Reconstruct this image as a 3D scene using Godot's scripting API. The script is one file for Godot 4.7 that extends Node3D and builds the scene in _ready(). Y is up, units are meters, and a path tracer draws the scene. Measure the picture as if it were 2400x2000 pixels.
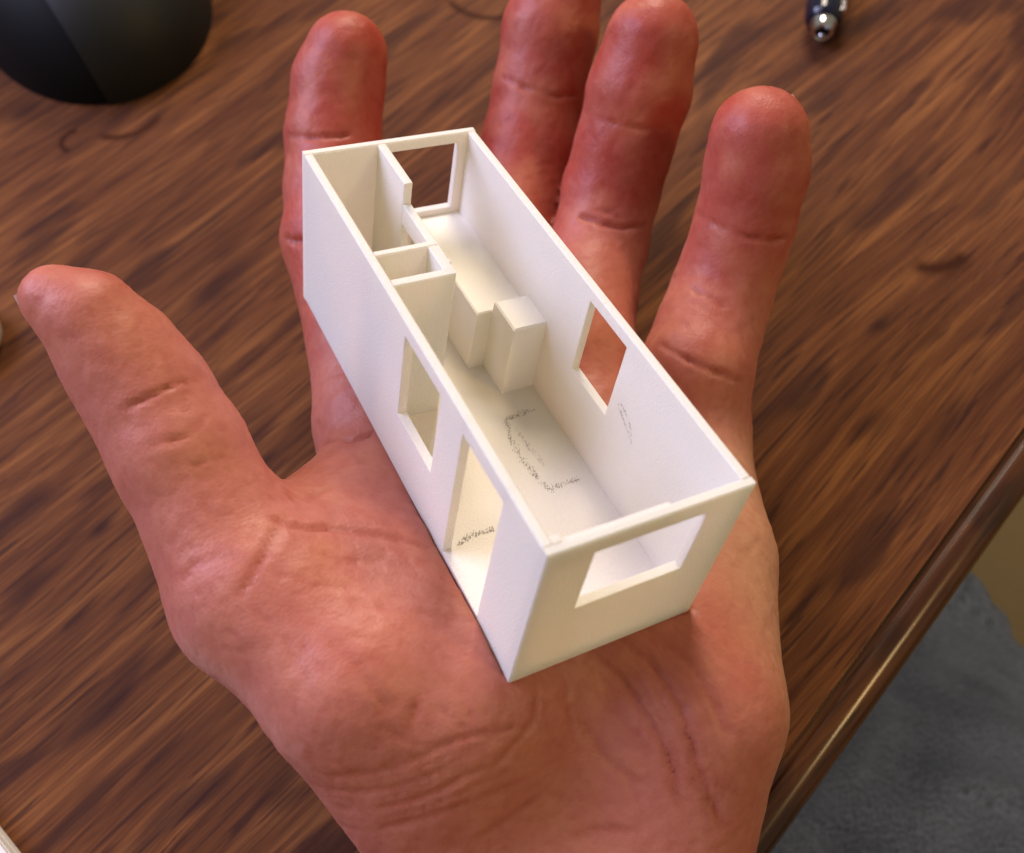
extends Node3D
# A hand holding a small white 3D printed house model above a wooden table.
# Plans are in millimetres in the model's own frame (its lower near corner is the origin); MM() turns them into metres in the room, the table top level at height 0.

const LIFT := 52.0          # the model's corner above the table top
const HOUSE := Vector3(30.0, 30.06, 82.45)
# the table seen from the tilted model: its upward direction, along its edge, towards its edge, along the wood's grain and across it
const TABLE_UP := Vector3(-0.303, 0.947, 0.103)
const ALONG := Vector3(0.879, 0.320, -0.354)
const OUTWARD := Vector3(0.369, 0.017, 0.929)
const GRAIN := Vector3(0.897, 0.320, -0.306)
const CROSS_GRAIN := Vector3(0.323, 0.0, 0.946)
const EDGE := 34.6          # where the edge moulding begins

var turn := Basis(Vector3(-0.323, 0.0, -0.946).normalized(), deg_to_rad(18.67))

func MM(p: Vector3) -> Vector3:
	return (turn * p + Vector3(0.0, LIFT, 0.0)) * 0.001

const FINGERS := {
	"index": [Vector4(3.6, -13, -44.1, 9.9), Vector4(4.4, -11, -58.4, 10.2), Vector4(9.5, -9.1, -78.3, 9.7), Vector4(12.2, -2.7, -99.5, 10), Vector4(15.6, 2.2, -109.1, 9.5), Vector4(18.5, 8.7, -117.5, 9.3), Vector4(21.7, 16.2, -123.4, 9), Vector4(23.8, 21.2, -124.9, 8.1)],
	"middle": [Vector4(20.7, -14, -44.4, 10.2), Vector4(25.2, -12, -62.4, 10.8), Vector4(39.3, -9.6, -81.3, 10.5), Vector4(51.5, -2.4, -98.3, 10.5), Vector4(58.4, 6.5, -106.9, 10.1), Vector4(63.1, 15.6, -113.9, 9.7), Vector4(66.5, 25.5, -119.2, 9.8), Vector4(68.7, 31.1, -121.3, 8.7)],
	"ring": [Vector4(42, -12, -44.8, 10.7), Vector4(45.6, -4.7, -57.5, 10.1), Vector4(53.6, -2.3, -69.6, 9.5), Vector4(60.6, 1.5, -78.5, 9.5), Vector4(65.1, 8.7, -84.8, 9.6), Vector4(68.1, 16.8, -88, 9.5), Vector4(70.9, 26.3, -91.3, 9.9), Vector4(73.1, 35.1, -94.2, 8.9)],
	"little": [Vector4(57.7, -12, -36.7, 10.8), Vector4(60.1, 1.4, -42.1, 9.9), Vector4(65.6, 4.5, -47.7, 9.4), Vector4(70.4, 7.8, -52.2, 9.2), Vector4(73.2, 14.1, -55.1, 8.8), Vector4(74.9, 19.4, -57.2, 8.8), Vector4(75.6, 28.5, -59.8, 8.9), Vector4(75.3, 34, -61.8, 8.6)],
	"thumb": [Vector4(-26.2, -7.3, -30.3, 10.5), Vector4(-27.9, -0.7, -40.4, 9.8), Vector4(-29.9, 4.9, -49.4, 9.7), Vector4(-32, 9.9, -57.7, 9), Vector4(-34.3, 13.8, -62.8, 8.3), Vector4(-37, 18.1, -67, 6.7), Vector4(-40.5, 20, -70.2, 4.8)],
}
const PALM := [
	[Vector4(7.2, -33, 11.2, 13.3), Vector4(4.1, -17, -8, 13.4), Vector4(3.1, -13, -36.6, 10.5)],
	[Vector4(10.8, -33, 12.8, 13.3), Vector4(15.7, -15, -11.1, 12.7), Vector4(20.1, -13, -41.4, 10.3)],
	[Vector4(17.2, -33, 15.7, 13.4), Vector4(26.5, -13, -5.5, 12.7), Vector4(40.1, -11, -42, 10.7)],
	[Vector4(21.3, -32, 21.2, 13.6), Vector4(29.9, -14, 8.9, 13.3), Vector4(45, -11, -11.6, 11.4), Vector4(57.8, -11, -35.7, 10.7)],
	[Vector4(-4.2, -33, 7.7, 14.5), Vector4(-17, -9, -12.4, 12.7), Vector4(-24, -6, -27.7, 10.9)],
	[Vector4(-3.6, -13, -4.8, 13.4), Vector4(-8.3, -11, -27.6, 12.8), Vector4(-8.8, -12, -38.9, 9.6)],
	[Vector4(-24.1, -6, -30.4, 10.7), Vector4(-12.8, -9, -36.8, 8.5), Vector4(1, -12, -46.4, 9.5)],
	[Vector4(-6.2, -41, 21.8, 15), Vector4(8.7, -41, 28.8, 14.9)],
]
# skin creases: depth and width in millimetres, then points on the skin
const CREASES := [
	[0.7, 0.8, [Vector3(-21.8, 7, -32.2), Vector3(-19.3, 6.3, -30.3), Vector3(-14.5, 4.6, -29.4), Vector3(-7.3, 3.2, -26.4), Vector3(-2, 1.7, -23.5)]],
	[0.5, 0.8, [Vector3(-21.8, 7, -30.3), Vector3(-23.2, 7.1, -28.5), Vector3(-25.6, 6.6, -25.9), Vector3(-29.2, 4.6, -23.2)]],
	[0.5, 0.9, [Vector3(-17.1, 4.6, -35.4), Vector3(-17.8, 4.5, -37.4)]],
	[0.5, 0.6, [Vector3(-36.2, 15.4, -50.8), Vector3(-33.3, 16.5, -50.5), Vector3(-30.1, 17, -51.2), Vector3(-25.9, 15.9, -52.8)]],
	[0.3, 0.6, [Vector3(-34.1, 13.2, -45.1), Vector3(-31.6, 13.6, -44.4), Vector3(-27.9, 13.9, -45.1)]],
	[0.3, 0.6, [Vector3(-30.1, 11.4, -41.1), Vector3(-28.1, 11.5, -41.2), Vector3(-25.6, 11.1, -41.8)]],
	[0.3, 0.8, [Vector3(-35.1, 2.2, -29.7), Vector3(-33.3, 4.3, -30.3), Vector3(-28.7, 6.5, -28.8)]],
	[0.9, 0.8, [Vector3(-6.7, -6.5, -53.4), Vector3(-3.7, -1.6, -48.5), Vector3(0.6, -0.8, -48.3)]],
	[0.4, 0.5, [Vector3(-5.5, -5.7, -54.6), Vector3(-2.9, -3.1, -54.6), Vector3(0.1, -1.4, -54.5)]],
	[0.4, 0.5, [Vector3(-4.3, -4, -53.7), Vector3(-0.1, -1.5, -53.1)]],
	[0.4, 0.5, [Vector3(-3, -5.6, -65.3), Vector3(0.4, -1.7, -63.5)]],
	[0.3, 0.5, [Vector3(-4.2, -4.6, -58.9), Vector3(-0.1, -1.3, -58.2)]],
	[0.5, 0.9, [Vector3(-17.5, 4, -38.4), Vector3(-15.9, 3.7, -36.5), Vector3(-12, 2.2, -38)]],
	[0.55, 0.9, [Vector3(14.2, -2.3, -0.8), Vector3(16.8, -3.7, 4.2), Vector3(17.8, -5.4, 11.2), Vector3(18.6, -8.5, 17.2), Vector3(18.3, -11.9, 20.9)]],
	[0.6, 0.9, [Vector3(18.7, -1, -0.2), Vector3(21.1, -1.4, 5.5), Vector3(21.8, -2.4, 11.7), Vector3(21.2, -5.4, 16.2), Vector3(22.4, -10.8, 22.2), Vector3(23.4, -14.3, 25.5)]],
	[0.5, 0.9, [Vector3(23, 0.3, 0.4), Vector3(25.5, 0, 7.1), Vector3(25.7, -1.2, 13.1), Vector3(26, -3.6, 17.4)]],
	[0.35, 0.8, [Vector3(27.7, 0.9, 1.2), Vector3(29.6, 0.6, 6.7), Vector3(31.7, -0.1, 10.6)]],
	[0.45, 0.9, [Vector3(10.8, -4.6, 2.7), Vector3(9.8, -7.6, 6.6), Vector3(11.9, -10.9, 12.3), Vector3(14.5, -11.3, 15.9)]],
	[0.4, 0.8, [Vector3(4.3, -1.5, 0.7), Vector3(2.2, -3.5, 4.7), Vector3(-2.1, -4.4, 6.6), Vector3(-6.3, -6.2, 7.8)]],
	[0.3, 0.7, [Vector3(8.8, -3.5, 1.5), Vector3(8, -6.2, 5.2), Vector3(8.4, -9.8, 9.1)]],
	[0.32, 0.9, [Vector3(-25, -8.7, -1.1), Vector3(-19.9, -6.3, 1.9), Vector3(-15, -4.4, 3.2), Vector3(-11.2, -2.9, 3.4), Vector3(-7.5, -2.1, 3.8), Vector3(-0.3, -3.1, 5.1)]],
	[0.32, 0.9, [Vector3(-24.6, -11.5, -0), Vector3(-19, -8.4, 3.8), Vector3(-14.1, -6.3, 5.2), Vector3(-10, -4.3, 5.4), Vector3(-6.1, -3.6, 5.8)]],
	[0.32, 0.9, [Vector3(-24.2, -15, 1.2), Vector3(-17.7, -10.1, 5.7), Vector3(-12.4, -7.7, 7), Vector3(-8.5, -5.8, 7.1), Vector3(-4.6, -5.6, 7.6)]],
	[0.32, 0.9, [Vector3(-23.6, -19.9, 2.3), Vector3(-18, -13.2, 7.1), Vector3(-11.7, -10.4, 9), Vector3(-6.7, -9.3, 9.6), Vector3(-0.7, -9.2, 9.7)]],
	[0.4, 0.9, [Vector3(-8.1, -15, 12.5), Vector3(-3.9, -13.8, 12.3), Vector3(1.1, -12.5, 11.6)]],
	[0.4, 0.9, [Vector3(4.4, -17.1, 17.3), Vector3(7.6, -16.5, 18.1), Vector3(12, -15.6, 20.4)]],
	[0.3, 0.9, [Vector3(-14.4, -1.3, 0.3), Vector3(-12.2, 1.1, -2.6)]],
	[0.25, 0.8, [Vector3(-15.5, 4.6, -16.7), Vector3(-8.4, 3.5, -13.1), Vector3(-1.4, 1.8, -10)]],
	[0.25, 0.8, [Vector3(-20.4, 4.1, -12.4), Vector3(-17.5, 3, -5.9), Vector3(-16.4, 0.2, -1.8)]],
	[0.8, 0.7, [Vector3(8.8, 10.8, -115.9), Vector3(11.7, 13, -110.7), Vector3(16.8, 14, -108.7), Vector3(25.6, 11.8, -111.4)]],
	[0.8, 0.7, [Vector3(2.2, 0.3, -98.7), Vector3(3, 1.5, -95.5), Vector3(4.2, 2.7, -94.3), Vector3(8.5, 4.7, -91.1), Vector3(17, 3.2, -90.4)]],
	[0.8, 0.7, [Vector3(53.4, 19.2, -114), Vector3(55.4, 19.8, -108), Vector3(61, 19.4, -104.2), Vector3(66.7, 18.8, -104.8)]],
	[0.8, 0.7, [Vector3(60.1, 23, -92.3), Vector3(61.4, 24.8, -85.1), Vector3(65.4, 25.2, -81.5), Vector3(70.5, 25.3, -80.5)]],
	[0.8, 0.8, [Vector3(56.4, 2.6, -89.5), Vector3(54.4, 9.7, -77.9), Vector3(56.4, 10.1, -74.6), Vector3(60.2, 9.8, -72.5), Vector3(65.9, 9, -73.1)]],
	[0.4, 0.5, [Vector3(53.9, 8.5, -83.5), Vector3(57.3, 11.5, -76.7), Vector3(60.7, 11, -73.9)]],
	[0.8, 0.7, [Vector3(66.3, 20.4, -61.1), Vector3(66, 21.9, -55.1), Vector3(69.4, 22.2, -49.9), Vector3(74.1, 22, -48.1), Vector3(76.8, 22.1, -48.5)]],
	[0.6, 0.65, [Vector3(62.9, 9.2, -58.3), Vector3(60.6, 12.8, -49.4), Vector3(62.7, 13.4, -44.4), Vector3(68.3, 11.2, -41)]],
	[0.4, 0.5, [Vector3(58.9, 11.8, -48.7), Vector3(60.6, 12.5, -43.1), Vector3(67.4, 10.7, -40.1)]],
	[0.75, 0.75, [Vector3(51.7, 7, -44.6), Vector3(53.2, 8.3, -38.6), Vector3(56.8, 7.8, -34.6), Vector3(61.8, 5.7, -32.8)]],
	[0.22, 0.6, [Vector3(15.8, -2, -0.7), Vector3(18.4, -3, 5.2), Vector3(19, -4.7, 12.2), Vector3(19.7, -8.7, 18.5), Vector3(19.9, -12.4, 22.5)]],
	[0.22, 0.6, [Vector3(17.4, -1.5, -0.4), Vector3(19.9, -2.2, 6.2), Vector3(20.3, -4.1, 13.2), Vector3(20.9, -9, 19.7), Vector3(21.7, -13.3, 24.2)]],
	[0.22, 0.6, [Vector3(20.2, -0.5, 0), Vector3(22.8, -1.1, 8.8), Vector3(22.7, -4.5, 16.6), Vector3(24.4, -10.5, 22.7)]],
	[0.22, 0.6, [Vector3(21.7, -0.2, 0.2), Vector3(24.2, -0.5, 7.9), Vector3(24.2, -2.5, 14.8), Vector3(25.1, -6.5, 19.9)]],
	[0.22, 0.6, [Vector3(24.6, 0.6, 0.7), Vector3(26.8, 0.1, 9.1), Vector3(27.5, -1.7, 15.3)]],
	[0.22, 0.6, [Vector3(26.2, 0.8, 1), Vector3(28.3, 0.4, 7.8), Vector3(29.5, -0.5, 12.9)]],
	[0.22, 0.6, [Vector3(-24.8, -10, -0.5), Vector3(-18.9, -7, 3), Vector3(-13.6, -4.9, 4.2), Vector3(-9.2, -3.2, 4.6), Vector3(-3.3, -3.1, 5.5)]],
	[0.22, 0.6, [Vector3(-24.4, -13.2, 0.6), Vector3(-18.3, -9.2, 4.7), Vector3(-13.3, -6.9, 6.1), Vector3(-9.3, -5, 6.2), Vector3(-5.3, -4.5, 6.7)]],
	[0.22, 0.6, [Vector3(-23.9, -17.2, 1.9), Vector3(-17.8, -11.6, 6.4), Vector3(-12, -9, 8), Vector3(-7.7, -7.4, 8.4), Vector3(-2.7, -7.2, 8.7)]],
	[0.2, 0.6, [Vector3(7.6, -3.7, 2.4), Vector3(10.5, -8.4, 7.6), Vector3(13.4, -11.6, 15), Vector3(14, -14.6, 20.7)]],
	[0.2, 0.6, [Vector3(14.9, -3.7, 2.3), Vector3(14, -6.2, 6.2), Vector3(16.5, -7.9, 13.5)]],
	[0.2, 0.6, [Vector3(-10.1, 0.2, -0.6), Vector3(-7.4, -1.6, 3.3), Vector3(-1.4, -4.5, 6.6)]],
	[0.2, 0.6, [Vector3(-18.9, 0, -2.3), Vector3(-14.3, -2.8, 1.9), Vector3(-9.8, -3.2, 4.3)]],
	[0.2, 0.6, [Vector3(-0.9, -0.4, 1.4), Vector3(-3.6, -2.3, 4.5), Vector3(-8.3, -4.3, 5.9), Vector3(-13.5, -6.4, 5.5)]],
	[0.2, 0.6, [Vector3(-24.2, 6.3, -24.5), Vector3(-20, 5.3, -21), Vector3(-12.7, 4.1, -18.2)]],
	[0.2, 0.6, [Vector3(-28, 4.1, -21), Vector3(-25, 2.7, -14.4), Vector3(-24.5, 1.3, -8.3)]],
	[0.2, 0.6, [Vector3(49.3, -0.5, -7.3), Vector3(42.4, 0.1, -3.6), Vector3(35.5, 0.4, 3)]],
	[0.2, 0.6, [Vector3(-18.3, 5.9, -25.9), Vector3(-14.8, 4.6, -23.7), Vector3(-8.8, 3.2, -22.4)]],
	[0.2, 0.6, [Vector3(-0.7, -9.4, 9.8), Vector3(4.6, -13.9, 13.1), Vector3(11.9, -13.8, 17.1)]],
]
const THUMB_NAIL := [[Vector3(-45.2, 17.5, -75.6), Vector3(-44.7, 15.5, -74.3), Vector3(-43.8, 12.9, -72), Vector3(-42.8, 10.5, -69.8)], Vector3(0.315, -0.534, -0.784), Vector3(-0.913, -0.397, -0.097)]
const LITTLE_NAIL := [[Vector3(83.8, 37.3, -67.2), Vector3(84.5, 36.2, -65.7), Vector3(84.9, 34.5, -63.9)], Vector3(-0.019, -0.763, -0.646), Vector3(0.970, 0.144, -0.197)]
const LEG := [Vector4(214.9, -202.5, -96.9, 62), Vector4(183.2, -204.7, -53.4, 80), Vector4(155, -221.5, -6, 97), Vector4(112.8, -243.2, 46.8, 120)]

var rng := RandomNumberGenerator.new()
var mats := {}

# ------------------------------------------------------------------ helpers
func tag(o: Node, label := "", category := "", kind := "", group := "") -> void:
	if label: o.set_meta("label", label)
	if category: o.set_meta("category", category)
	if kind: o.set_meta("kind", kind)
	if group: o.set_meta("group", group)

func thing(called: String, label: String, category: String, at := Vector3.ZERO) -> Node3D:
	var o := Node3D.new()
	o.name = called
	add_child(o, true)
	o.position = at
	tag(o, label, category)
	return o

func part(called: String, mesh: Mesh, m: Material, parent: Node) -> MeshInstance3D:
	var o := MeshInstance3D.new()
	o.name = called
	o.mesh = mesh
	o.material_override = m
	o.cast_shadow = GeometryInstance3D.SHADOW_CASTING_SETTING_ON
	parent.add_child(o, true)
	return o

func start() -> SurfaceTool:
	var st := SurfaceTool.new()
	st.begin(Mesh.PRIMITIVE_TRIANGLES)
	return st

func tri(st: SurfaceTool, a: Vector3, b: Vector3, c: Vector3, n: Vector3) -> void:
	if (b - a).cross(c - a).dot(n) > 0.0:
		var t := b
		b = c
		c = t
	for p in [a, b, c]:
		st.set_normal(n)
		st.add_vertex(p)

func quad(st: SurfaceTool, a: Vector3, b: Vector3, c: Vector3, d: Vector3, out: Vector3) -> void:
	var n := (c - a).cross(d - b)
	if n.length_squared() < 1e-24:
		return
	n = n.normalized()
	if n.dot(turn * out) < 0.0:
		n = -n
	tri(st, a, b, c, n)
	tri(st, a, c, d, n)

# a slab with rectangular holes; its edges are chamfered where asked. at: lower corner of the outer face; u along, v up, n outwards (mm)
func slab(at: Vector3, u: Vector3, v: Vector3, n: Vector3, lu: float, lv: float, deep: float, holes := [], front := "lrbt", back := "", c := 0.22) -> ArrayMesh:
	var st := start()
	var hc := c * 0.4
	var P := func(a: float, b: float, w: float) -> Vector3: return MM(at + u * a + v * b - n * w)
	for side in 2:
		var flags := front if side == 0 else back
		var l := c if flags.contains("l") else 0.0
		var r := c if flags.contains("r") else 0.0
		var b := c if flags.contains("b") else 0.0
		var t := c if flags.contains("t") else 0.0
		var w0 := 0.0 if side == 0 else deep
		var w1 := c if side == 0 else deep - c
		var face := n if side == 0 else -n
		var us := [l, lu - r]
		var vs := [b, lv - t]
		for h in holes:
			us.append_array([h.position.x - hc, h.end.x + hc])
			vs.append_array([h.position.y - hc, h.end.y + hc])
		us.sort()
		vs.sort()
		for i in us.size() - 1:
			for j in vs.size() - 1:
				var mid := Vector2((us[i] + us[i + 1]) / 2.0, (vs[j] + vs[j + 1]) / 2.0)
				var inside := false
				for h in holes:
					if h.grow(hc).has_point(mid): inside = true
				if not inside and us[i + 1] - us[i] > 1e-6 and vs[j + 1] - vs[j] > 1e-6:
					quad(st, P.call(us[i], vs[j], w0), P.call(us[i + 1], vs[j], w0), P.call(us[i + 1], vs[j + 1], w0), P.call(us[i], vs[j + 1], w0), face)
		var small := [Vector2(l, b), Vector2(lu - r, b), Vector2(lu - r, lv - t), Vector2(l, lv - t)]
		var full := [Vector2(0, 0), Vector2(lu, 0), Vector2(lu, lv), Vector2(0, lv)]
		var outs := [-v, u, v, -u]
		for k in 4:
			var m := (k + 1) % 4
			quad(st, P.call(small[k].x, small[k].y, w0), P.call(small[m].x, small[m].y, w0), P.call(full[m].x, full[m].y, w1), P.call(full[k].x, full[k].y, w1), face + outs[k])
		for h in holes:
			var g: Rect2 = h.grow(hc)
			var w2 := hc if side == 0 else deep - hc
			var hs := [h.position, Vector2(h.end.x, h.position.y), h.end, Vector2(h.position.x, h.end.y)]
			var gs := [g.position, Vector2(g.end.x, g.position.y), g.end, Vector2(g.position.x, g.end.y)]
			for k in 4:
				var m := (k + 1) % 4
				quad(st, P.call(gs[k].x, gs[k].y, w0), P.call(gs[m].x, gs[m].y, w0), P.call(hs[m].x, hs[m].y, w2), P.call(hs[k].x, hs[k].y, w2), face - outs[k])
	var loops := [[[Vector2(0, 0), Vector2(lu, 0), Vector2(lu, lv), Vector2(0, lv)], 1.0]]
	for h in holes:
		loops.append([[h.position, Vector2(h.end.x, h.position.y), h.end, Vector2(h.position.x, h.end.y)], -1.0])
	var outs := [-v, u, v, -u]
	for lp in loops:
		for k in 4:
			var a: Vector2 = lp[0][k]
			var b: Vector2 = lp[0][(k + 1) % 4]
			var e := c if lp[1] > 0.0 else hc
			quad(st, P.call(a.x, a.y, e), P.call(b.x, b.y, e), P.call(b.x, b.y, deep - e), P.call(a.x, a.y, deep - e), outs[k] * lp[1])
	return st.commit()

# a lathe along an axis: profile of (distance along, radius) in mm
func lathe(at: Vector3, axis: Vector3, profile: Array, sides := 28) -> ArrayMesh:
	var st := start()
	st.set_smooth_group(0)
	var x := axis.cross(Vector3.UP if absf(axis.y) < 0.9 else Vector3.RIGHT).normalized()
	var y := x.cross(axis).normalized()
	for i in profile.size() - 1:
		for k in sides:
			var q := []
			for e in [[i, k], [i, k + 1], [i + 1, k + 1], [i + 1, k]]:
				var a: float = TAU * e[1] / sides
				q.append(MM(at + axis * profile[e[0]].x + (x * cos(a) + y * sin(a)) * profile[e[0]].y))
			var mid: float = TAU * (k + 0.5) / sides
			var slope: Vector2 = profile[i + 1] - profile[i]
			quad(st, q[0], q[1], q[2], q[3], (x * cos(mid) + y * sin(mid)) * slope.x - axis * slope.y)
	return st.commit()

func surface(color: Color, rough: float, metal := 0.0) -> StandardMaterial3D:
	var m := StandardMaterial3D.new()
	m.albedo_color = color
	m.roughness = rough
	m.metallic = metal
	return m

func noise_map(seed_: int, freq: float, size := 512, kind := FastNoiseLite.TYPE_SIMPLEX_SMOOTH, octaves := 3) -> NoiseTexture2D:
	var f := FastNoiseLite.new()
	f.seed = seed_
	f.noise_type = kind
	f.frequency = freq
	f.fractal_octaves = octaves
	var t := NoiseTexture2D.new()
	t.noise = f
	t.width = size
	t.height = size
	t.seamless = true
	return t

func lin(r: float, g: float, b: float) -> Color:
	return Color(r, g, b).linear_to_srgb()

func noise(seed_: int, freq: float, octaves := 1) -> FastNoiseLite:
	var f := FastNoiseLite.new()
	f.seed = seed_
	f.noise_type = FastNoiseLite.TYPE_SIMPLEX_SMOOTH
	f.frequency = freq
	f.fractal_octaves = octaves
	if octaves == 1: f.fractal_type = FastNoiseLite.FRACTAL_NONE
	return f

# ------------------------------------------------------------------ materials
func wood_texture() -> ImageTexture:
	# one texel is 0.155 mm along the grain and 0.242 mm across it; plan offset (-85, -270)
	var w := 2048
	var h := 1296
	var figure := noise(11, 1.0, 3)
	var streak := noise(12, 1.0, 2)
	var fine := noise(13, 1.0, 2)
	var pore := noise(14, 1.0, 1)
	var blot := noise(15, 1.0, 2)
	var bend := noise(16, 1.0, 2)
	var data := PackedByteArray()
	data.resize(w * h * 3)
	var dark := Color(0.064, 0.0240, 0.0145)
	var brown := Color(0.126, 0.0470, 0.0205)
	var orange := Color(0.245, 0.0980, 0.0350)
	var black := Color(0.034, 0.0150, 0.0135)
	# water marks: (along, across, radius, from, to, width)
	var rings := [[147.0, -155.0, 15.5, 1.2, 3.6, 1.1], [146.0, -156.0, 19.5, 1.5, 2.3, 0.6], [46.0, -199.0, 11.5, 1.1, 2.9, 1.1], [29.5, -199.0, 3.6, 2.4, 5.6, 0.9], [146.0, -15.0, 10.0, 1.4, 2.9, 2.0]]
	# knots and dark patches: (along, across, half length, half width, strength)
	var knots := [[118.0, -7.7, 3.0, 1.3, 0.8], [30.0, -131.0, 9.0, 4.5, 0.6], [-29.6, -96.8, 3.2, 1.2, 0.9], [44.0, -149.0, 30.0, 0.7, 0.75], [60.0, -137.0, 22.0, 0.6, 0.6], [-20.0, -82.0, 14.0, 2.0, 0.5], [170.0, -60.0, 12.0, 2.5, 0.4]]
	var o := 0
	for j in h:
		var v0 := j * 0.242 - 270.0
		for i in w:
			var u := i * 0.155 - 85.0
			var v := v0 + 3.5 * bend.get_noise_2d(u * 0.006, v0 * 0.015) + 0.25 * bend.get_noise_2d(u * 0.035, v0 * 0.08 + 40.0)
			var a := figure.get_noise_2d(u * 0.010, v * 0.085)
			var b := streak.get_noise_2d(u * 0.016, v * 0.36)
			var c := fine.get_noise_2d(u * 0.035, v * 1.55)
			var t := 0.45 + 0.40 * a + 0.30 * b + 0.34 * c
			var k := dark.lerp(brown, clampf(t * 2.0, 0.0, 1.0)) if t < 0.5 else brown.lerp(orange, clampf((t - 0.5) * 1.7, 0.0, 1.0))
			var p := pore.get_noise_2d(u * 0.045, v * 0.85)
			if p > 0.48: k = k.lerp(black, clampf((p - 0.48) * 3.0, 0.0, 0.65))
			var s := blot.get_noise_2d(u * 0.022, v * 0.075)
			if s > 0.22: k = k.lerp(black, clampf((s - 0.22) * 2.0, 0.0, 0.6))
			for r in rings:
				var dx: float = u - r[0]
				var dy: float = v0 - r[1]
				if absf(dx) < 22.0 and absf(dy) < 22.0:
					var off: float = absf(sqrt(dx * dx + dy * dy) - r[2]) / r[5]
					var ang := fposmod(atan2(dy, dx), TAU)
					if off < 2.0 and ang > r[3] and ang < r[4]: k = k.lerp(Color(0.035, 0.011, 0.006), 0.9 * exp(-off * off) * minf(1.0, minf(ang - r[3], r[4] - ang) * 4.0))
			for r in knots:
				var dx: float = (u - r[0]) / r[2]
				var dy: float = (v - r[1]) / r[3]
				var far := dx * dx + dy * dy
				if far < 5.0: k = k.lerp(black, r[4] * exp(-far))
			k = k.linear_to_srgb()
			data[o] = int(clampf(k.r, 0.0, 1.0) * 255.0)
			data[o + 1] = int(clampf(k.g, 0.0, 1.0) * 255.0)
			data[o + 2] = int(clampf(k.b, 0.0, 1.0) * 255.0)
			o += 3
	return ImageTexture.create_from_image(Image.create_from_data(w, h, false, Image.FORMAT_RGB8, data))

func grain_texture() -> ImageTexture:
	# the powdery grain of the print: random heights, smoothed, repeating without a seam
	var n := 256
	var raw := PackedFloat32Array()
	for i in n * n: raw.append(rng.randf())
	var img := Image.create(n, n, false, Image.FORMAT_L8)
	for j in n:
		for i in n:
			var sum := 0.0
			for dj in [-1, 0, 1]:
				for di in [-1, 0, 1]:
					sum += raw[posmod(j + dj, n) * n + posmod(i + di, n)]
			var g := clampf(0.5 + (sum / 9.0 - 0.5) * 2.2, 0.0, 1.0)
			img.set_pixel(i, j, Color(g, g, g))
	return ImageTexture.create_from_image(img)

func denim_texture() -> ImageTexture:
	var n := 512
	var img := Image.create(n, n, false, Image.FORMAT_RGB8)
	var f := noise(31, 1.0, 2)
	for j in n:
		for i in n:
			var twill := 0.5 + 0.5 * sin(TAU * (i + j) / 8.0)
			var fleck := f.get_noise_2d(i * 0.35, j * 0.06) + 0.6 * f.get_noise_2d(i * 0.04, j * 0.3 + 90.0)
			var g := 0.19 * (0.72 + 0.45 * twill + 0.8 * fleck)
			img.set_pixel(i, j, Color(g * 0.86, g * 1.02, g * 1.75).linear_to_srgb())
	return ImageTexture.create_from_image(img)

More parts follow.
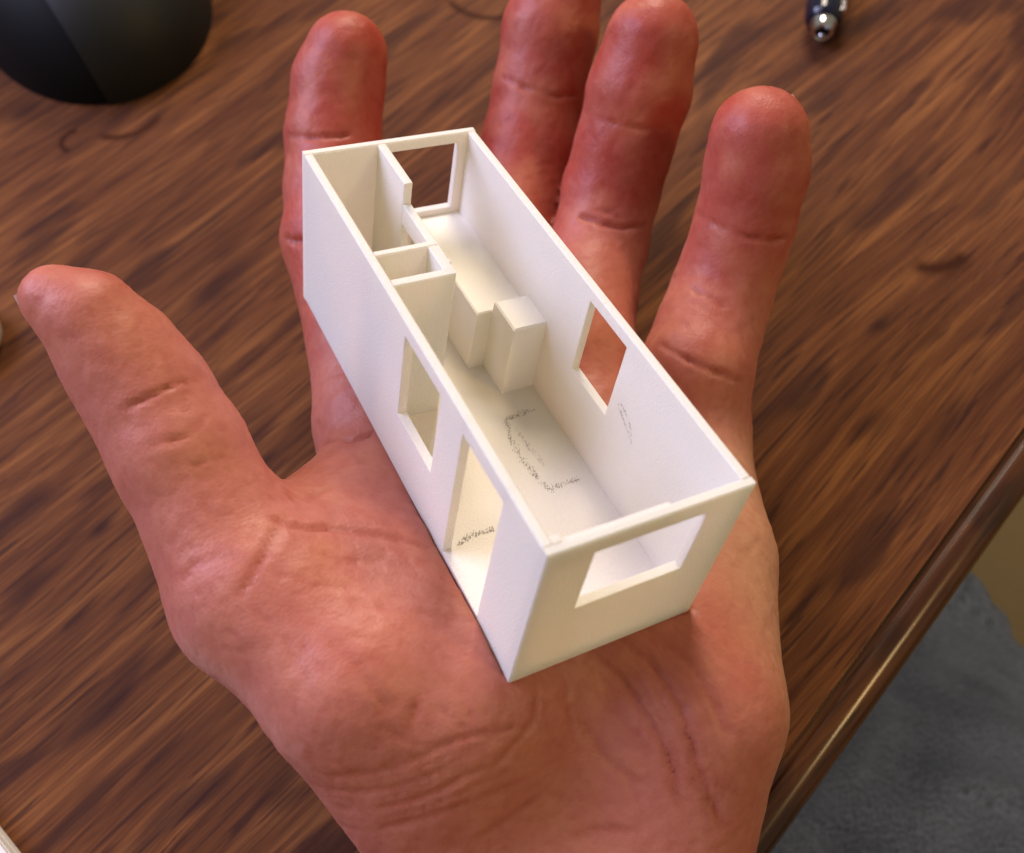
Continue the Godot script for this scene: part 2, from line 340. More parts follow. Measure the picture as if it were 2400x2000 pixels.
func make_materials() -> void:
	var print_ := surface(lin(0.92, 0.88, 0.82), 0.75)
	print_.heightmap_enabled = true
	print_.heightmap_texture = grain_texture()
	print_.heightmap_scale = 0.008
	print_.uv1_triplanar = true
	print_.uv1_world_triplanar = true
	print_.uv1_scale = Vector3.ONE * 70.0
	print_.subsurf_scatter_enabled = true
	print_.subsurf_scatter_strength = 0.15
	print_.backlight_enabled = true
	print_.backlight = lin(0.56, 0.54, 0.45)
	mats.print = print_
	mats.print_solid_shaded = print_.duplicate()
	mats.print_solid_shaded.backlight_enabled = false
	mats.print_solid_shaded.subsurf_scatter_enabled = false
	mats.print_solid_shaded.albedo_color = lin(0.80, 0.745, 0.675)  # same print, darkened: light lost into the hand below is put into the colour
	mats.print_block_lit = mats.print_solid_shaded.duplicate()
	mats.print_block_lit.albedo_color = lin(0.93, 0.875, 0.76)  # same print, brightened: glow and bounced light put into the blocks' colour
	mats.pencil = surface(lin(0.34, 0.295, 0.265), 0.7)
	var wood := surface(Color.WHITE, 0.5)
	wood.albedo_texture = wood_texture()
	wood.metallic_specular = 0.1
	mats.wood = wood
	var rim := wood.duplicate()
	rim.albedo_color = Color(0.78, 0.74, 0.72)
	rim.roughness = 0.2
	rim.metallic_specular = 0.4
	mats.rim = rim
	var skin := surface(Color.WHITE, 0.48)
	skin.vertex_color_use_as_albedo = true
	skin.metallic_specular = 0.42
	skin.subsurf_scatter_enabled = true
	skin.subsurf_scatter_strength = 0.14
	skin.heightmap_enabled = true
	skin.heightmap_texture = noise_map(8, 0.05, 1024, FastNoiseLite.TYPE_CELLULAR, 2)
	skin.heightmap_scale = 0.006
	skin.uv1_triplanar = true
	skin.uv1_world_triplanar = true
	skin.uv1_scale = Vector3.ONE * 32.0
	mats.skin = skin
	mats.nail = surface(lin(0.60, 0.33, 0.27), 0.3)
	var rubber := surface(lin(0.011, 0.0105, 0.010), 0.55)
	mats.mouse_top = rubber
	mats.mouse_side = surface(lin(0.007, 0.007, 0.008), 0.55)
	mats.mouse_side.metallic_specular = 0.2
	rubber.metallic_specular = 0.35
	mats.navy = surface(lin(0.006, 0.006, 0.020), 0.16)
	mats.chrome = surface(lin(0.62, 0.60, 0.66), 0.14, 1.0)
	mats.hole = surface(lin(0.01, 0.009, 0.008), 0.5)
	var denim := surface(Color.WHITE, 0.9)
	denim.albedo_texture = denim_texture()
	denim.uv1_scale = Vector3(8.0, 8.0, 1.0)
	mats.denim = denim
	mats.stitch = surface(lin(0.07, 0.075, 0.10), 0.9)
	var carpet := surface(lin(0.20, 0.14, 0.07), 1.0)
	carpet.heightmap_enabled = true
	carpet.heightmap_texture = noise_map(41, 0.2)
	carpet.heightmap_scale = 0.3
	carpet.uv1_triplanar = true
	carpet.uv1_scale = Vector3.ONE * 3.0
	mats.carpet = carpet
	mats.paper = surface(lin(0.72, 0.70, 0.70), 0.8)
	mats.grey_plastic = surface(lin(0.42, 0.38, 0.34), 0.5)

# ------------------------------------------------------------------ the hand: joined tapered bones, meshed as surface nets
var bone_a := PackedVector3Array()
var bone_d := PackedVector3Array()
var bone_l := PackedFloat32Array()
var bone_r := PackedFloat32Array()
var bone_s := PackedFloat32Array()
var chains := []            # [own blend, blend with the palm, first bone, one past the last]; the palm's chains come first
var palm_chains := 0

func add_chain(nodes: Array, own: float, join: float) -> void:
	var from := bone_a.size()
	for i in nodes.size() - 1:
		var a: Vector4 = nodes[i]
		var b: Vector4 = nodes[i + 1]
		var d := Vector3(b.x - a.x, b.y - a.y, b.z - a.z)
		bone_a.append(Vector3(a.x, a.y, a.z))
		bone_d.append(d)
		bone_l.append(1.0 / d.length_squared())
		bone_r.append(a.w)
		bone_s.append(b.w - a.w)
	chains.append([own, join, range(from, bone_a.size())])

func smin(a: float, b: float, k: float) -> float:
	var h := k - absf(a - b)
	if h <= 0.0: return minf(a, b)
	h /= k
	return minf(a, b) - h * h * h * k / 6.0

func flesh(p: Vector3, active: Array) -> float:
	var palm := 1e6
	var best := 1e6
	for c in active.size():
		var ch = active[c]
		var d := 1e6
		var own: float = ch[0]
		for i in ch[2]:
			var q := p - bone_a[i]
			var t := clampf(q.dot(bone_d[i]) * bone_l[i], 0.0, 1.0)
			d = smin(d, (q - bone_d[i] * t).length() - bone_r[i] - bone_s[i] * t, own)
		if ch[3]:
			palm = smin(palm, d, 13.0)
		else:
			best = minf(best, smin(palm, d, ch[1]))
	best = minf(best, palm)
	# the model presses into the palm
	var e := Vector3(absf(p.x - HOUSE.x / 2.0), absf(p.y - HOUSE.y / 2.0), absf(p.z + HOUSE.z / 2.0)) - HOUSE / 2.0
	var box := Vector3(maxf(e.x, 0.0), maxf(e.y, 0.0), maxf(e.z, 0.0)).length() + minf(maxf(e.x, maxf(e.y, e.z)), 0.0)
	return maxf(best, 0.15 - box)

func near_bones(p: Vector3, reach: float) -> Array:
	var ds := []
	var least := 1e6
	for i in bone_a.size():
		var q := p - bone_a[i]
		var t := clampf(q.dot(bone_d[i]) * bone_l[i], 0.0, 1.0)
		ds.append((q - bone_d[i] * t).length() - bone_r[i] - bone_s[i] * t)
		least = minf(least, ds[-1])
	var got := []
	for c in chains.size():
		var some := []
		for i in chains[c][2]:
			if ds[i] < least + reach: some.append(i)
		if some: got.append([chains[c][0], chains[c][1], some, c < palm_chains])
	return got

func hand_mesh(cell: float) -> ArrayMesh:
	for c in PALM: add_chain(c, 4.0, 0.0)
	add_chain([Vector4(-3, -34, 28, 11), Vector4(-12, -44, 80, 17)], 4.0, 0.0)
	add_chain([Vector4(9, -34, 26, 11), Vector4(2, -44, 80, 17)], 4.0, 0.0)
	palm_chains = chains.size()
	for f in FINGERS: add_chain(FINGERS[f], 3.0, 7.0 if f == "thumb" else 8.0)
	var lo := Vector3(-58, -64, -142)
	var n := Vector3i(ceili(158.0 / cell / 8.0), ceili(120.0 / cell / 8.0), ceili(250.0 / cell / 8.0)) * 8 + Vector3i.ONE
	var nx := n.x
	var nxy := n.x * n.y
	var value := {}
	var vert_of := {}
	var points := PackedVector3Array()
	var quads := PackedInt32Array()
	var cells := []
	var step := [0, 1, nx, nx + 1, nxy, nxy + 1, nxy + nx, nxy + nx + 1]
	var half := cell * sqrt(3.0) / 2.0
	for bz in range(0, n.z - 1, 8):
		for by in range(0, n.y - 1, 8):
			for bx in range(0, n.x - 1, 8):
				var mid := lo + Vector3(bx + 4, by + 4, bz + 4) * cell
				var active := near_bones(mid, 17.0 + 16.0 * half)
				if absf(flesh(mid, active)) > 9.5 * half: continue
				for q in 8:
					var qx := bx + (q & 1) * 4
					var qy := by + ((q >> 1) & 1) * 4
					var qz := bz + (q >> 2) * 4
					if absf(flesh(lo + Vector3(qx + 2, qy + 2, qz + 2) * cell, active)) > 4.9 * half: continue
					for r in 8:
						var rx := qx + (r & 1) * 2
						var ry := qy + ((r >> 1) & 1) * 2
						var rz := qz + (r >> 2) * 2
						if absf(flesh(lo + Vector3(rx + 1, ry + 1, rz + 1) * cell, active)) > 2.6 * half: continue
						for s in 8:
							var cx := rx + (s & 1)
							var cy := ry + ((s >> 1) & 1)
							var cz := rz + (s >> 2)
							var key := cx + cy * nx + cz * nxy
							var v := PackedFloat32Array()
							var inside := 0
							for k in 8:
								var kk: int = key + step[k]
								var d = value.get(kk)
								if d == null:
									d = flesh(lo + Vector3(cx + (k & 1), cy + ((k >> 1) & 1), cz + (k >> 2)) * cell, active)
									value[kk] = d
								v.append(d)
								if d < 0.0: inside += 1
							if inside == 0 or inside == 8: continue
							var sum := Vector3.ZERO
							var hits := 0
							for e in [[0, 1], [2, 3], [4, 5], [6, 7], [0, 2], [1, 3], [4, 6], [5, 7], [0, 4], [1, 5], [2, 6], [3, 7]]:
								var a: float = v[e[0]]
								var b: float = v[e[1]]
								if (a < 0.0) != (b < 0.0):
									var t := a / (a - b)
									var pa := Vector3(e[0] & 1, (e[0] >> 1) & 1, e[0] >> 2)
									var pb := Vector3(e[1] & 1, (e[1] >> 1) & 1, e[1] >> 2)
									sum += pa.lerp(pb, t)
									hits += 1
							vert_of[key] = points.size()
							points.append(lo + (Vector3(cx, cy, cz) + sum / hits) * cell)
							cells.append(key)
	for key in cells:
		var v0: float = value[key]
		for axis in 3:
			var d: int = [1, nx, nxy][axis]
			var u: int = [nx, nxy, 1][axis]
			var w: int = [nxy, 1, nx][axis]
			var v1 = value.get(key + d)
			if v1 == null or (v0 < 0.0) == (v1 < 0.0): continue
			if not (vert_of.has(key - u) and vert_of.has(key - w) and vert_of.has(key - u - w)): continue
			var q := [vert_of[key], vert_of[key - u], vert_of[key - u - w], vert_of[key - w]]
			if v0 > 0.0: q.reverse()
			quads.append_array(PackedInt32Array(q))
	# orientation is settled by the field: a quad's corners run anticlockwise about the outward side here, so they are turned for Godot
	var normals := vertex_normals(points, quads)
	# creases: a hash of their pieces, then grooves in the skin
	var hash := {}
	var pieces := []
	for c in CREASES:
		for i in c[2].size() - 1:
			var a: Vector3 = c[2][i]
			var b: Vector3 = c[2][i + 1]
			if a.distance_to(b) > 16.0: continue
			pieces.append([a, b - a, 1.0 / (b - a).length_squared(), c[0], c[1], i == 0, i == c[2].size() - 2])
			var l := Vector3i((a.min(b) - Vector3.ONE * 3.0) / 4.0) - Vector3i.ONE
			var g := Vector3i((a.max(b) + Vector3.ONE * 3.0) / 4.0) + Vector3i.ONE
			for x in range(l.x, g.x + 1):
				for y in range(l.y, g.y + 1):
					for z in range(l.z, g.z + 1):
						hash.get_or_add(Vector3i(x, y, z), []).append(pieces.size() - 1)
	var tone := noise(51, 0.055, 2)
	var blotch := noise(52, 0.16, 2)
	var lines := noise(53, 1.0, 2)
	var wander := noise(54, 0.35, 1)
	var colors := PackedColorArray()
	colors.resize(points.size())
	var tips := []
	for f in FINGERS: tips.append([FINGERS[f][-2], FINGERS[f][-1], f == "thumb"])
	for i in points.size():
		var p := points[i]
		var nrm := normals[i]
		var depth := 0.0
		var mark := 0.0
		var around = hash.get(Vector3i((p / 4.0).floor()))
		if around:
			for s in around:
				var c = pieces[s]
				var q: Vector3 = p - c[0]
				var raw: float = q.dot(c[1]) * c[2]
				var t := clampf(raw, 0.0, 1.0)
				var off: Vector3 = q - c[1] * t
				off += Vector3.ONE * 0.22 * wander.get_noise_3dv(p)
				var g := exp(-off.length_squared() / (c[4] * c[4] * 0.36))
				if c[5] and t < 0.4: g *= 0.35 + t * 1.6
				if c[6] and t > 0.6: g *= 0.35 + (1.0 - t) * 1.6
				depth = maxf(depth, g * c[3] * (1.05 + 0.4 * wander.get_noise_3dv(p * 0.5)))
				mark = maxf(mark, exp(-off.length_squared() / (c[4] * c[4] * 0.6)) * minf(1.0, c[3] * 1.5))
		# soft folds that follow the heel of the hand
		var soft := lines.get_noise_2d(p.x * 0.05 + p.z * 0.30, p.z * 0.06 - p.x * 0.25) * 0.09 + tone.get_noise_3dv(p * 2.0) * 0.07
		var web := pow(1.0 - absf(tone.get_noise_3d(p.x * 3.4, p.y * 3.4, p.z * 3.4)), 14.0) * 0.08
		web += pow(1.0 - absf(lines.get_noise_3d(p.x * 0.30 + p.z * 0.12, p.y * 0.2, p.z * 0.14 + 70.0)), 18.0) * 0.12
		points[i] = p + nrm * (soft - depth - web)
		var red := clampf(smoothstep(-60.0, -95.0, p.z) * 0.75 + smoothstep(6.0, 18.0, p.y) * 0.65 * smoothstep(10.0, 35.0, p.x), 0.0, 0.8)
		red = clampf(red + 0.30 * tone.get_noise_3dv(p) + 0.22 * blotch.get_noise_3dv(p), 0.0, 1.0)
		var k := Color(0.455, 0.150, 0.106).lerp(Color(0.335, 0.048, 0.030), red)  # redder skin on the fingers, also darkened: their weaker light in the colour
		k = k.lerp(Color(0.54, 0.215, 0.115), clampf(0.5 * blotch.get_noise_3dv(p * 0.5 + Vector3(40, 0, 0)), 0.0, 0.4))
		k = k.lerp(Color(0.32, 0.062, 0.038), mark * 0.5)
		k = k.lerp(Color(0.50, 0.262, 0.162), 0.8 * smoothstep(30.0, 46.0, p.x) * smoothstep(-34.0, -20.0, p.z))  # warm light on the little finger side put into the skin colour
		var vein := lines.get_noise_2d(p.x * 0.09, p.z * 0.045 + 30.0)
		if p.z > -30.0 and vein > 0.25: k = k.lerp(Color(0.45, 0.17, 0.14), (vein - 0.25) * 0.6)
		var mottle := 1.0 + 0.05 * blotch.get_noise_3dv(p * 3.0) + 0.04 * blotch.get_noise_3dv(p * 8.0) - 0.5 * web
		colors[i] = Color(k.r * minf(mottle + 0.02, 1.1), k.g * mottle * mottle, k.b * mottle * mottle)
	normals = vertex_normals(points, quads)
	var arrays := []
	arrays.resize(Mesh.ARRAY_MAX)
	for i in points.size():
		points[i] = MM(points[i])
		normals[i] = turn * normals[i]
	arrays[Mesh.ARRAY_VERTEX] = points
	arrays[Mesh.ARRAY_NORMAL] = normals
	arrays[Mesh.ARRAY_COLOR] = colors
	var index := PackedInt32Array()
	for k in range(0, quads.size(), 4):
		index.append_array(PackedInt32Array([quads[k], quads[k + 2], quads[k + 1], quads[k], quads[k + 3], quads[k + 2]]))
	arrays[Mesh.ARRAY_INDEX] = index
	var mesh := ArrayMesh.new()
	mesh.add_surface_from_arrays(Mesh.PRIMITIVE_TRIANGLES, arrays)
	return mesh

func vertex_normals(points: PackedVector3Array, quads: PackedInt32Array) -> PackedVector3Array:
	var normals := PackedVector3Array()
	normals.resize(points.size())
	for k in range(0, quads.size(), 4):
		var n := (points[quads[k + 2]] - points[quads[k]]).cross(points[quads[k + 3]] - points[quads[k + 1]])
		for m in 4: normals[quads[k + m]] += n
	for i in normals.size(): normals[i] = normals[i].normalized()
	return normals

# a fingernail: a thin curved plate; points along it with the direction across and its half width
func nail_mesh(line: Array, across: Vector3, out: Vector3, half: float, curl: float) -> ArrayMesh:
	var st := start()
	st.set_smooth_group(0)
	var rows := []
	for i in line.size():
		var row := []
		var f := float(i) / (line.size() - 1)
		var hw := half * (0.72 + 0.28 * sin(PI * minf(1.0, 0.25 + f)))
		for k in 9:
			var s := k / 4.0 - 1.0
			row.append(line[i] + across * s * hw + out * (-curl * s * s))
		rows.append(row)
	for i in rows.size() - 1:
		for k in 8:
			for w in [0.0, 0.45]:
				quad(st, MM(rows[i][k] - out * w), MM(rows[i][k + 1] - out * w), MM(rows[i + 1][k + 1] - out * w), MM(rows[i + 1][k] - out * w), out if w == 0.0 else -out)
	for k in 8:
		quad(st, MM(rows[0][k]), MM(rows[0][k + 1]), MM(rows[0][k + 1] - out * 0.45), MM(rows[0][k] - out * 0.45), line[0] - line[1])
	for i in rows.size() - 1:
		for k in [0, 8]:
			quad(st, MM(rows[i][k]), MM(rows[i + 1][k]), MM(rows[i + 1][k] - out * 0.45), MM(rows[i][k] - out * 0.45), across * (-1.0 if k == 0 else 1.0))
	return st.commit()

func build_hand() -> void:
	var h := thing("hand", "bare open left hand, palm up, cradling the white model", "hand")
	h.set_meta("label", "bare open hand with palm up and spread thumb cradling the white model")
	part("skin", hand_mesh(0.7), mats.skin, h)
	var th := part("fingernail", nail_mesh(THUMB_NAIL[0], THUMB_NAIL[1], THUMB_NAIL[2], 6.0, 2.2), mats.nail, h)
	th.set_meta("label", "thumb's pale nail seen edge on")
	var li := part("fingernail", nail_mesh(LITTLE_NAIL[0], LITTLE_NAIL[1], LITTLE_NAIL[2], 4.6, 2.0), mats.nail, h)
	li.set_meta("label", "little finger's nail just showing behind the tip")

# ------------------------------------------------------------------ the house model
func strokes(path: Array, n: Vector3, side: Vector3, slant: Vector3, spread: float, count: int, long: float, thick: float) -> ArrayMesh:
	var st := start()
	for i in path.size() - 1:
		var a: Vector3 = path[i]
		var b: Vector3 = path[i + 1]
		if n.y > 0.5: side = n.cross((b - a).normalized())
		for k in int(3 * count * a.distance_to(b)):
			var u := rng.randf()
			if noise(77, 1.0).get_noise_2d((i + u) * 40.0, 0.0) < -0.25: continue
			var along := (b - a).normalized()
			var p := a.lerp(b, u) + side * rng.randfn(0.0, spread) + along * rng.randfn(0.0, 0.12)
			var d := (slant + along * rng.randfn(0.0, 0.25) + side * rng.randfn(0.0, 0.25)).normalized() * long * rng.randf_range(0.15, 0.7)
			var e := d.cross(n).normalized() * thick * rng.randf_range(0.4, 1.0)
			quad(st, MM(p - d - e * 0.3), MM(p + e), MM(p + d + e * 0.3), MM(p - e), n)
	return st.commit()

func build_house() -> void:
	var t := 1.4
	var W := HOUSE.x
	var H := HOUSE.y
	var L := HOUSE.z
	var X := Vector3.RIGHT
	var Y := Vector3.UP
	var Z := Vector3.BACK
	var o := thing("house_model", "small white 3D printed roofless house model lying on the open palm", "scale model")
	var m: Material = mats.print
	part("floor", slab(Vector3(t, 1.5, -t), X, -Z, Y, W - 2 * t, L - 2 * t, 1.5, [], "", ""), mats.print_solid_shaded, o)
	# long walls run between the end walls; u runs towards the far end
	part("long_wall", slab(Vector3(0, 0, -21.9), -Z, Y, -X, L - t - 21.9, H, t, [Rect2(28.6 - 21.9, 12.0, 11.8, 15.6)], "bt", "t"), m, o)
	part("door_post", slab(Vector3(0, 0, -t), -Z, Y, -X, 10.3 - t, H, t, [], "bt", "t"), m, o)
	part("door_lintel", slab(Vector3(0, 27.4, -10.3), -Z, Y, -X, 11.6, H - 27.4, t, [], "t", "t"), m, o)
	part("door_sill", slab(Vector3(0, 0, -10.3), -Z, Y, -X, 11.6, 1.5, t, [], "b", ""), mats.print_solid_shaded, o)
	part("long_wall", slab(Vector3(W, 0, -t), -Z, Y, X, L - 2 * t, H, t, [Rect2(28.3 - t, 13.9, 10.3, 14.1)], "bt", "t"), m, o)
	part("end_wall", slab(Vector3(0, 0, 0), X, Y, Z, W, H, t, [Rect2(7.0, 14.9, 16.4, 12.3)], "lrbt", "t"), m, o)
	part("end_wall", slab(Vector3(0, 0, -L), X, Y, -Z, W, H, t, [Rect2(13.2, 15.1, 13.8, 13.1)], "lrbt", "t"), m, o)
	part("ledge", slab(Vector3(2.6, 26.9, -t), X, Y, Z, 15.5, 2.5, 0.75, [], "", "ltr", 0.2), m, o)
	part("ledge", slab(Vector3(t, 27.2, -t), X, Y, Z, 1.2, 2.86, 1.1, [], "", "tr", 0.2), m, o)
	# the bathroom's partition with its lower doorway lintel, the cross wall and the closet
	part("partition_wall", slab(Vector3(12.3, 1.5, -70.0), -Z, Y, -X, L - t - 70.0, H - 1.5, 1.45, [], "tl", "tl"), m, o)
	part("door_lintel", slab(Vector3(12.3, 22.3, -55.9), -Z, Y, -X, 14.1, 3.8, 1.45, [], "tb", "tb"), m, o)
	part("door_jamb", slab(Vector3(12.3, 1.5, -55.9), -Z, Y, -X, 2.2, 20.8, 1.45, [], "", ""), m, o)
	part("cross_wall", slab(Vector3(t, 1.5, -54.6), X, Y, Z, 9.6, H - 1.5, 1.3, [], "t", "t"), m, o)
	part("cross_wall", slab(Vector3(11.0, 1.5, -54.6), X, Y, Z, 2.75, 24.6, 1.3, [], "tr", "tr"), m, o)
	part("closet_wall", slab(Vector3(9.5, 1.5, -49.2), -Z, Y, -X, 5.4, H - 1.5, 1.5, [], "t", ""), m, o)
	part("closet_wall", slab(Vector3(t, 1.5, -47.8), X, Y, Z, 9.6, H - 1.5, 1.4, [], "tr", ""), m, o)
	part("kitchen_counter", slab(Vector3(19.8, 14.0, -54.7), X, -Z, Y, W - t - 19.8, L - t - 54.7, 12.5, [], "lb", "", 0.25), mats.print_block_lit, o)
	part("tall_cupboard", slab(Vector3(22.6, 16.0, -47.5), X, -Z, Y, W - t - 22.6, 7.2, 14.5, [], "lbt", "", 0.3), mats.print_block_lit, o)
	# pencil marks on the printed surfaces
	var f := 1.53
	var pen: Material = mats.pencil
	var a := part("pencil_mark", strokes([Vector3(26.3, f, -42.4), Vector3(20.6, f, -42.0), Vector3(19.3, f, -37.5), Vector3(19.2, f, -33.5), Vector3(20.2, f, -26.5), Vector3(26.0, f, -26.6)], Y, X, Vector3(0.5, 0, -0.85), 0.26, 6, 0.42, 0.08), pen, o)
	a.set_meta("label", "pencilled outline of a rectangle on the floor by the right wall")
	var b := part("pencil_mark", strokes([Vector3(21.2, f, -39.5), Vector3(21.6, f, -34.0), Vector3(22.0, f, -31.0)], Y, X, Vector3(0.5, 0, -0.85), 0.2, 4, 0.35, 0.06), pen, o)
	b.set_meta("label", "faint second pencil line within the outline")
	var c := part("pencil_mark", strokes([Vector3(2.6, f, -22.0), Vector3(5.0, f, -22.9), Vector3(8.9, f, -22.7)], Y, Z, Vector3(0.5, 0, -0.85), 0.27, 9, 0.42, 0.09), pen, o)
	c.set_meta("label", "dark pencil line across the floor at the doorway")
	var d := part("pencil_mark", strokes([Vector3(W - t - 0.03, 18.6, -26.6), Vector3(W - t - 0.03, 16.8, -23.6), Vector3(W - t - 0.03, 15.2, -20.8)], -X, Y, Vector3(0, 0.4, -0.9), 0.15, 4, 0.5, 0.045), pen, o)
	d.set_meta("label", "faint pencil scribble on the wall beside the window")
	var e := part("pencil_mark", strokes([Vector3(W - t - 0.03, 19.0, -25.6), Vector3(W - t - 0.03, 18.2, -23.0), Vector3(W - t - 0.03, 16.4, -21.6)], -X, Y, Vector3(0, 0.4, -0.9), 0.15, 4, 0.5, 0.045), pen, o)
	e.set_meta("label", "faint pencil scribble on the wall beside the window")

# ------------------------------------------------------------------ the table, the floor and what lies about
func plan(u: float, y: float, v: float) -> Vector3:
	return ALONG * u + OUTWARD * v + TABLE_UP * (y - LIFT)

func build_table() -> void:
	var o := thing("table", "dark red brown wooden table with a rounded edge moulding", "table")
	# profiles of (across, height) over the grain direction
	var top := [Vector2(-700, 0.0), Vector2(EDGE - 0.8, 0.0)]
	var rim := [Vector2(EDGE - 0.8, 0.0), Vector2(EDGE - 0.5, -0.9), Vector2(EDGE + 0.6, -1.1), Vector2(EDGE + 1.1, -0.15)]
	for k in 13:
		var a := PI / 2.0 - PI * k / 12.0
		rim.append(Vector2(EDGE + 2.2 + 4.6 * cos(a), -4.5 + 4.6 * sin(a)))
	rim.append(Vector2(EDGE - 6.0, -9.2))
	rim.append(Vector2(EDGE - 6.0, -22.0))
	rim.append(Vector2(-700, -22.0))
	for k in 2:
		var prof: Array = [top, rim][k]
		var st := start()
		var run := 0.0
		for i in prof.size() - 1:
			var a: Vector2 = prof[i]
			var b: Vector2 = prof[i + 1]
			var len_ := a.distance_to(b)
			var n2 := Vector2(-(b - a).y, (b - a).x).normalized()
			var na := n2
			var nb := n2
			if k == 1 and i >= 3 and i <= 16:
				var mid := Vector2(EDGE + 2.2, -4.5)
				if i >= 4: na = (a - mid).normalized()
				if i < 16: nb = (b - mid).normalized()
			for seg in 8:
				var us := [-400.0 + seg * 120.0, -280.0 + seg * 120.0]
				var q := []
				for c in [[us[0], a, na, 0.0], [us[1], a, na, 0.0], [us[1], b, nb, len_], [us[0], b, nb, len_]]:
					var p := plan(c[0], 0.0, c[1].x if k == 0 else EDGE + run + c[3])
					q.append([MM(plan(c[0], c[1].y, c[1].x)), turn * (OUTWARD * c[2].x + TABLE_UP * c[2].y).normalized(), Vector2((p.dot(GRAIN) + 85.0) / 317.44, (p.dot(CROSS_GRAIN) + 270.0) / 313.632)])
				for c in [0, 1, 2, 0, 2, 3] if true else []:
					st.set_normal(q[c][1])
					st.set_uv(q[c][2])
					st.add_vertex(q[c][0])
			run += len_
		part(["tabletop", "edge_moulding"][k], st.commit(), [mats.wood, mats.rim][k], o)

func dome(at: Vector3, along: Vector3, size: Vector3, from: float, to: float, grow: float, ridged: bool) -> ArrayMesh:
	# half a rounded pebble; keeps the slice whose width coordinate lies between from and to
	var st := start()
	st.set_smooth_group(0)
	var side := along.cross(TABLE_UP).normalized()
	var P := func(s: float, l: float) -> Vector3:
		# s across -1..1, l along -1..1 mapped to the disc
		var r := 1.0 - pow(absf(s), 2.1) - pow(absf(l), 2.1)
		var y := pow(maxf(r, 0.0), 0.42)
		var ridge := 0.0
		if ridged and r > 0.1: ridge = 0.16 * sin(s * 70.0 + l * 48.0) * smoothstep(0.45, 0.8, r)
		return MM(at + side * s * (size.x + grow) + along * l * (size.z + grow) + TABLE_UP * (y * (size.y + grow) + ridge))
	var nu := 96
	var nv := 110
	for i in nu:
		var s0 := lerpf(from, to, float(i) / nu)
		var s1 := lerpf(from, to, float(i + 1) / nu)
		var l0 := pow(maxf(1.0 - pow(absf(s0), 2.1), 0.0), 1.0 / 2.1)
		var l1 := pow(maxf(1.0 - pow(absf(s1), 2.1), 0.0), 1.0 / 2.1)
		for j in nv:
			var a := sin((float(j) / nv - 0.5) * PI)
			var b := sin((float(j + 1) / nv - 0.5) * PI)
			for c in [[s0, l0 * a], [s1, l1 * a], [s1, l1 * b], [s0, l0 * a], [s1, l1 * b], [s0, l0 * b]]:
				st.add_vertex(P.call(c[0], c[1]))
	st.index()
	st.generate_normals()
	return st.commit()

func build_mouse() -> void:
	var o := thing("computer_mouse", "black computer mouse with a finely ridged dark grey back", "mouse")
	var at := plan(78.0, 0.0, -244.5)
	var along := (ALONG * -0.25 + OUTWARD * 0.97).normalized()
	part("back_shell", dome(at, along, Vector3(34, 33, 52), -1.0, 0.36, 0.0, true), mats.mouse_top, o)
	part("side_grip", dome(at, along, Vector3(34, 33, 52), 0.36, 1.0, -0.7, false), mats.mouse_side, o)

func build_pen() -> void:
	var o := thing("pen", "dark navy pen with a shiny chrome end lying on the table", "pen")
	var axis := Vector3(10.4, 4.78, -13.36).normalized()
	axis = (axis - TABLE_UP * axis.dot(TABLE_UP)).normalized()
	var at := Vector3(154.4, 13.6, -126.8)
	part("barrel", lathe(at, axis, [Vector2(2.2, 3.3), Vector2(2.6, 4.1), Vector2(3.8, 4.6), Vector2(6.0, 4.9), Vector2(90, 5.0), Vector2(90, 0)]), mats.navy, o)
	part("chrome_tip", lathe(at, axis, [Vector2(0.3, 1.5), Vector2(-0.9, 1.7), Vector2(-1.2, 2.2), Vector2(-0.9, 2.7), Vector2(0.1, 2.95), Vector2(1.6, 3.05), Vector2(2.0, 3.4), Vector2(2.5, 3.35)]), mats.chrome, o)
	part("tip_opening", lathe(at, axis, [Vector2(0.2, 0.0), Vector2(0.3, 1.6)]), mats.hole, o)
	part("tip_button", lathe(at - TABLE_UP * 0.9 - axis * 0.3, axis, [Vector2(-1.1, 0.0), Vector2(-1.1, 0.5), Vector2(-0.8, 0.7), Vector2(0.3, 0.7)], 14), mats.chrome, o)
	var side := axis.cross(TABLE_UP).normalized()
	part("clip", slab(at + axis * 5.0 + side * 5.0 + TABLE_UP * 0.6, axis, TABLE_UP, side, 30.0, 2.2, 1.0, [], "lrbt", "lrbt", 0.25), mats.chrome, o)

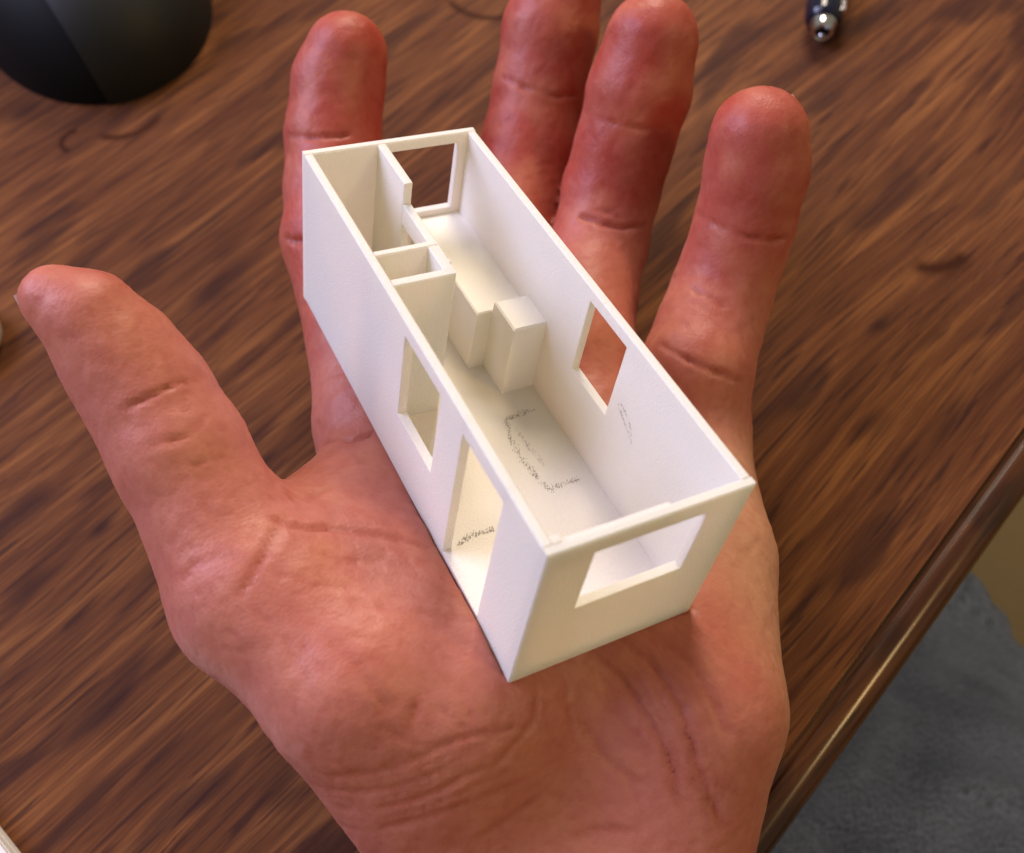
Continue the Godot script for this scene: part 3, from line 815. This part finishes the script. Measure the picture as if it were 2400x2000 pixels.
func tube(nodes: Array, sides: int, rumple: float, scale_uv: float) -> ArrayMesh:
	var st := start()
	var f := noise(61, 0.013, 2)
	var fold := noise(62, 0.9, 2)
	var steps := 110
	var rows := []
	for i in steps + 1:
		var s := float(i) / steps * (nodes.size() - 1)
		var k := mini(int(s), nodes.size() - 2)
		var a: Vector4 = nodes[k]
		var b: Vector4 = nodes[k + 1]
		var p := a.lerp(b, s - k)
		var d := Vector3(b.x - a.x, b.y - a.y, b.z - a.z).normalized()
		if k > 0 and s - k < 0.001:
			d = (d + Vector3(a.x - nodes[k - 1].x, a.y - nodes[k - 1].y, a.z - nodes[k - 1].z).normalized()).normalized()
		var x := d.cross(Vector3.UP).normalized()
		var y := x.cross(d)
		var row := []
		for j in sides + 1:
			var ang := TAU * j / sides
			var c := Vector3(p.x, p.y, p.z)
			var e := x * cos(ang) + y * sin(ang)
			var q := c + e * p.w
			row.append([MM(q + e * (rumple * f.get_noise_3d(q.x * 1.3, q.y, q.z * 2.0) + 5.0 * fold.get_noise_2d(s * 2.6 + cos(ang) * 0.9, ang * 1.1))), Vector2(ang * p.w, s * 160.0) * scale_uv])
		rows.append(row)
	for i in steps:
		for j in sides:
			for c in [[i, j], [i, j + 1], [i + 1, j + 1], [i, j], [i + 1, j + 1], [i + 1, j]]:
				st.set_uv(rows[c[0]][c[1]][1])
				st.add_vertex(rows[c[0]][c[1]][0])
	st.index()
	st.generate_normals()
	return st.commit()

func build_leg() -> void:
	var o := thing("jeans_leg", "grey denim trouser leg of the seated person below the table edge", "jeans")
	part("denim", tube(LEG, 96, 9.0, 0.0011), mats.denim, o)

func build_clutter() -> void:
	# pale things that the picture's left edge cuts off
	var o := thing("plastic_case", "pale grey rounded plastic case lying on the table left of the thumb", "case")
	var c := part("case_body", lathe(plan(-18.5, 0.2, -164.0), TABLE_UP, [Vector2(0, 0), Vector2(0, 9.6), Vector2(1.4, 11.2), Vector2(4.0, 11.6), Vector2(6.2, 10.8), Vector2(7.4, 8.6), Vector2(7.6, 0)], 40), mats.grey_plastic, o)
	var pad := thing("notepad", "corner of a white paper pad at the bottom left of the table", "notepad")
	for k in 7:
		part("sheet", slab(plan(-72.4 - rng.randf_range(0.0, 0.5), 0.7 * (k + 1), -95.0), OUTWARD, -ALONG, TABLE_UP, 70.0, 60.0, 0.55, [], "", "", 0.05), mats.paper, pad)

func build_floor() -> void:
	var p := BoxMesh.new()
	p.size = Vector3(6.0, 0.05, 6.0)
	var f := part("floor", p, mats.carpet, self)
	f.position = Vector3(0.5, -0.745, 0.0)
	tag(f, "plain olive brown carpet far below the table edge", "floor", "structure")

# ------------------------------------------------------------------
func _ready() -> void:
	rng.seed = 7
	# camera
	var cam := Camera3D.new()
	cam.name = "camera"
	cam.transform = Transform3D(turn * Basis(Vector3(0.8799, 0.14905, 0.45118), Vector3(0.2493, 0.66354, -0.70539), Vector3(-0.40452, 0.73315, 0.54668)).orthonormalized(), MM(Vector3(-44.248, 119.516, 47.802)))
	var lens := CameraAttributesPhysical.new()
	lens.frustum_focal_length = 27.6
	lens.frustum_focus_distance = 0.150
	lens.exposure_aperture = 15.0
	cam.attributes = lens
	cam.fov = 46.998
	cam.near = 0.02
	cam.far = 20.0
	add_child(cam)
	cam.current = true
	# the room's dim light, a window on the left, a warm ceiling lamp behind on the right
	var env := Environment.new()
	env.background_mode = Environment.BG_COLOR
	env.background_color = lin(0.225, 0.212, 0.150)
	env.background_energy_multiplier = 1.0
	env.tonemap_mode = Environment.TONE_MAPPER_LINEAR
	env.tonemap_exposure = 1.18
	env.sdfgi_enabled = true
	env.ssao_enabled = true
	env.ssil_enabled = true
	var we := WorldEnvironment.new()
	we.name = "environment"
	we.environment = env
	add_child(we)
	area_light("window_light", Vector3(-1.20, 0.90, -0.85), Vector3(0.02, 0.06, -0.06), Vector2(1.1, 1.0), Color(0.825, 0.825, 1.0), 3.2)
	area_light("ceiling_light", Vector3(0.22, 0.95, -0.70), Vector3(0.05, 0.05, -0.08), Vector2(0.40, 0.40), Color(1.0, 0.93, 0.84), 0.95)
	area_light("fill_light", Vector3(0.90, 1.80, 1.42), Vector3(0.05, 0.0, 0.0), Vector2(0.3, 0.3), Color(1.0, 0.84, 0.58), 1.0)  # added warm fill for the leg, carpet and table edge; no lamp known there
	make_materials()
	build_floor()
	build_table()
	build_house()
	build_hand()
	build_leg()
	build_mouse()
	build_pen()
	build_clutter()

func area_light(called: String, at: Vector3, to: Vector3, size: Vector2, color: Color, energy: float) -> void:
	var l := AreaLight3D.new()
	l.name = called
	l.area_size = size
	l.area_normalize_energy = true
	l.light_color = color
	l.light_energy = energy
	l.shadow_enabled = true
	add_child(l)
	l.look_at_from_position(turn * at, turn * to)
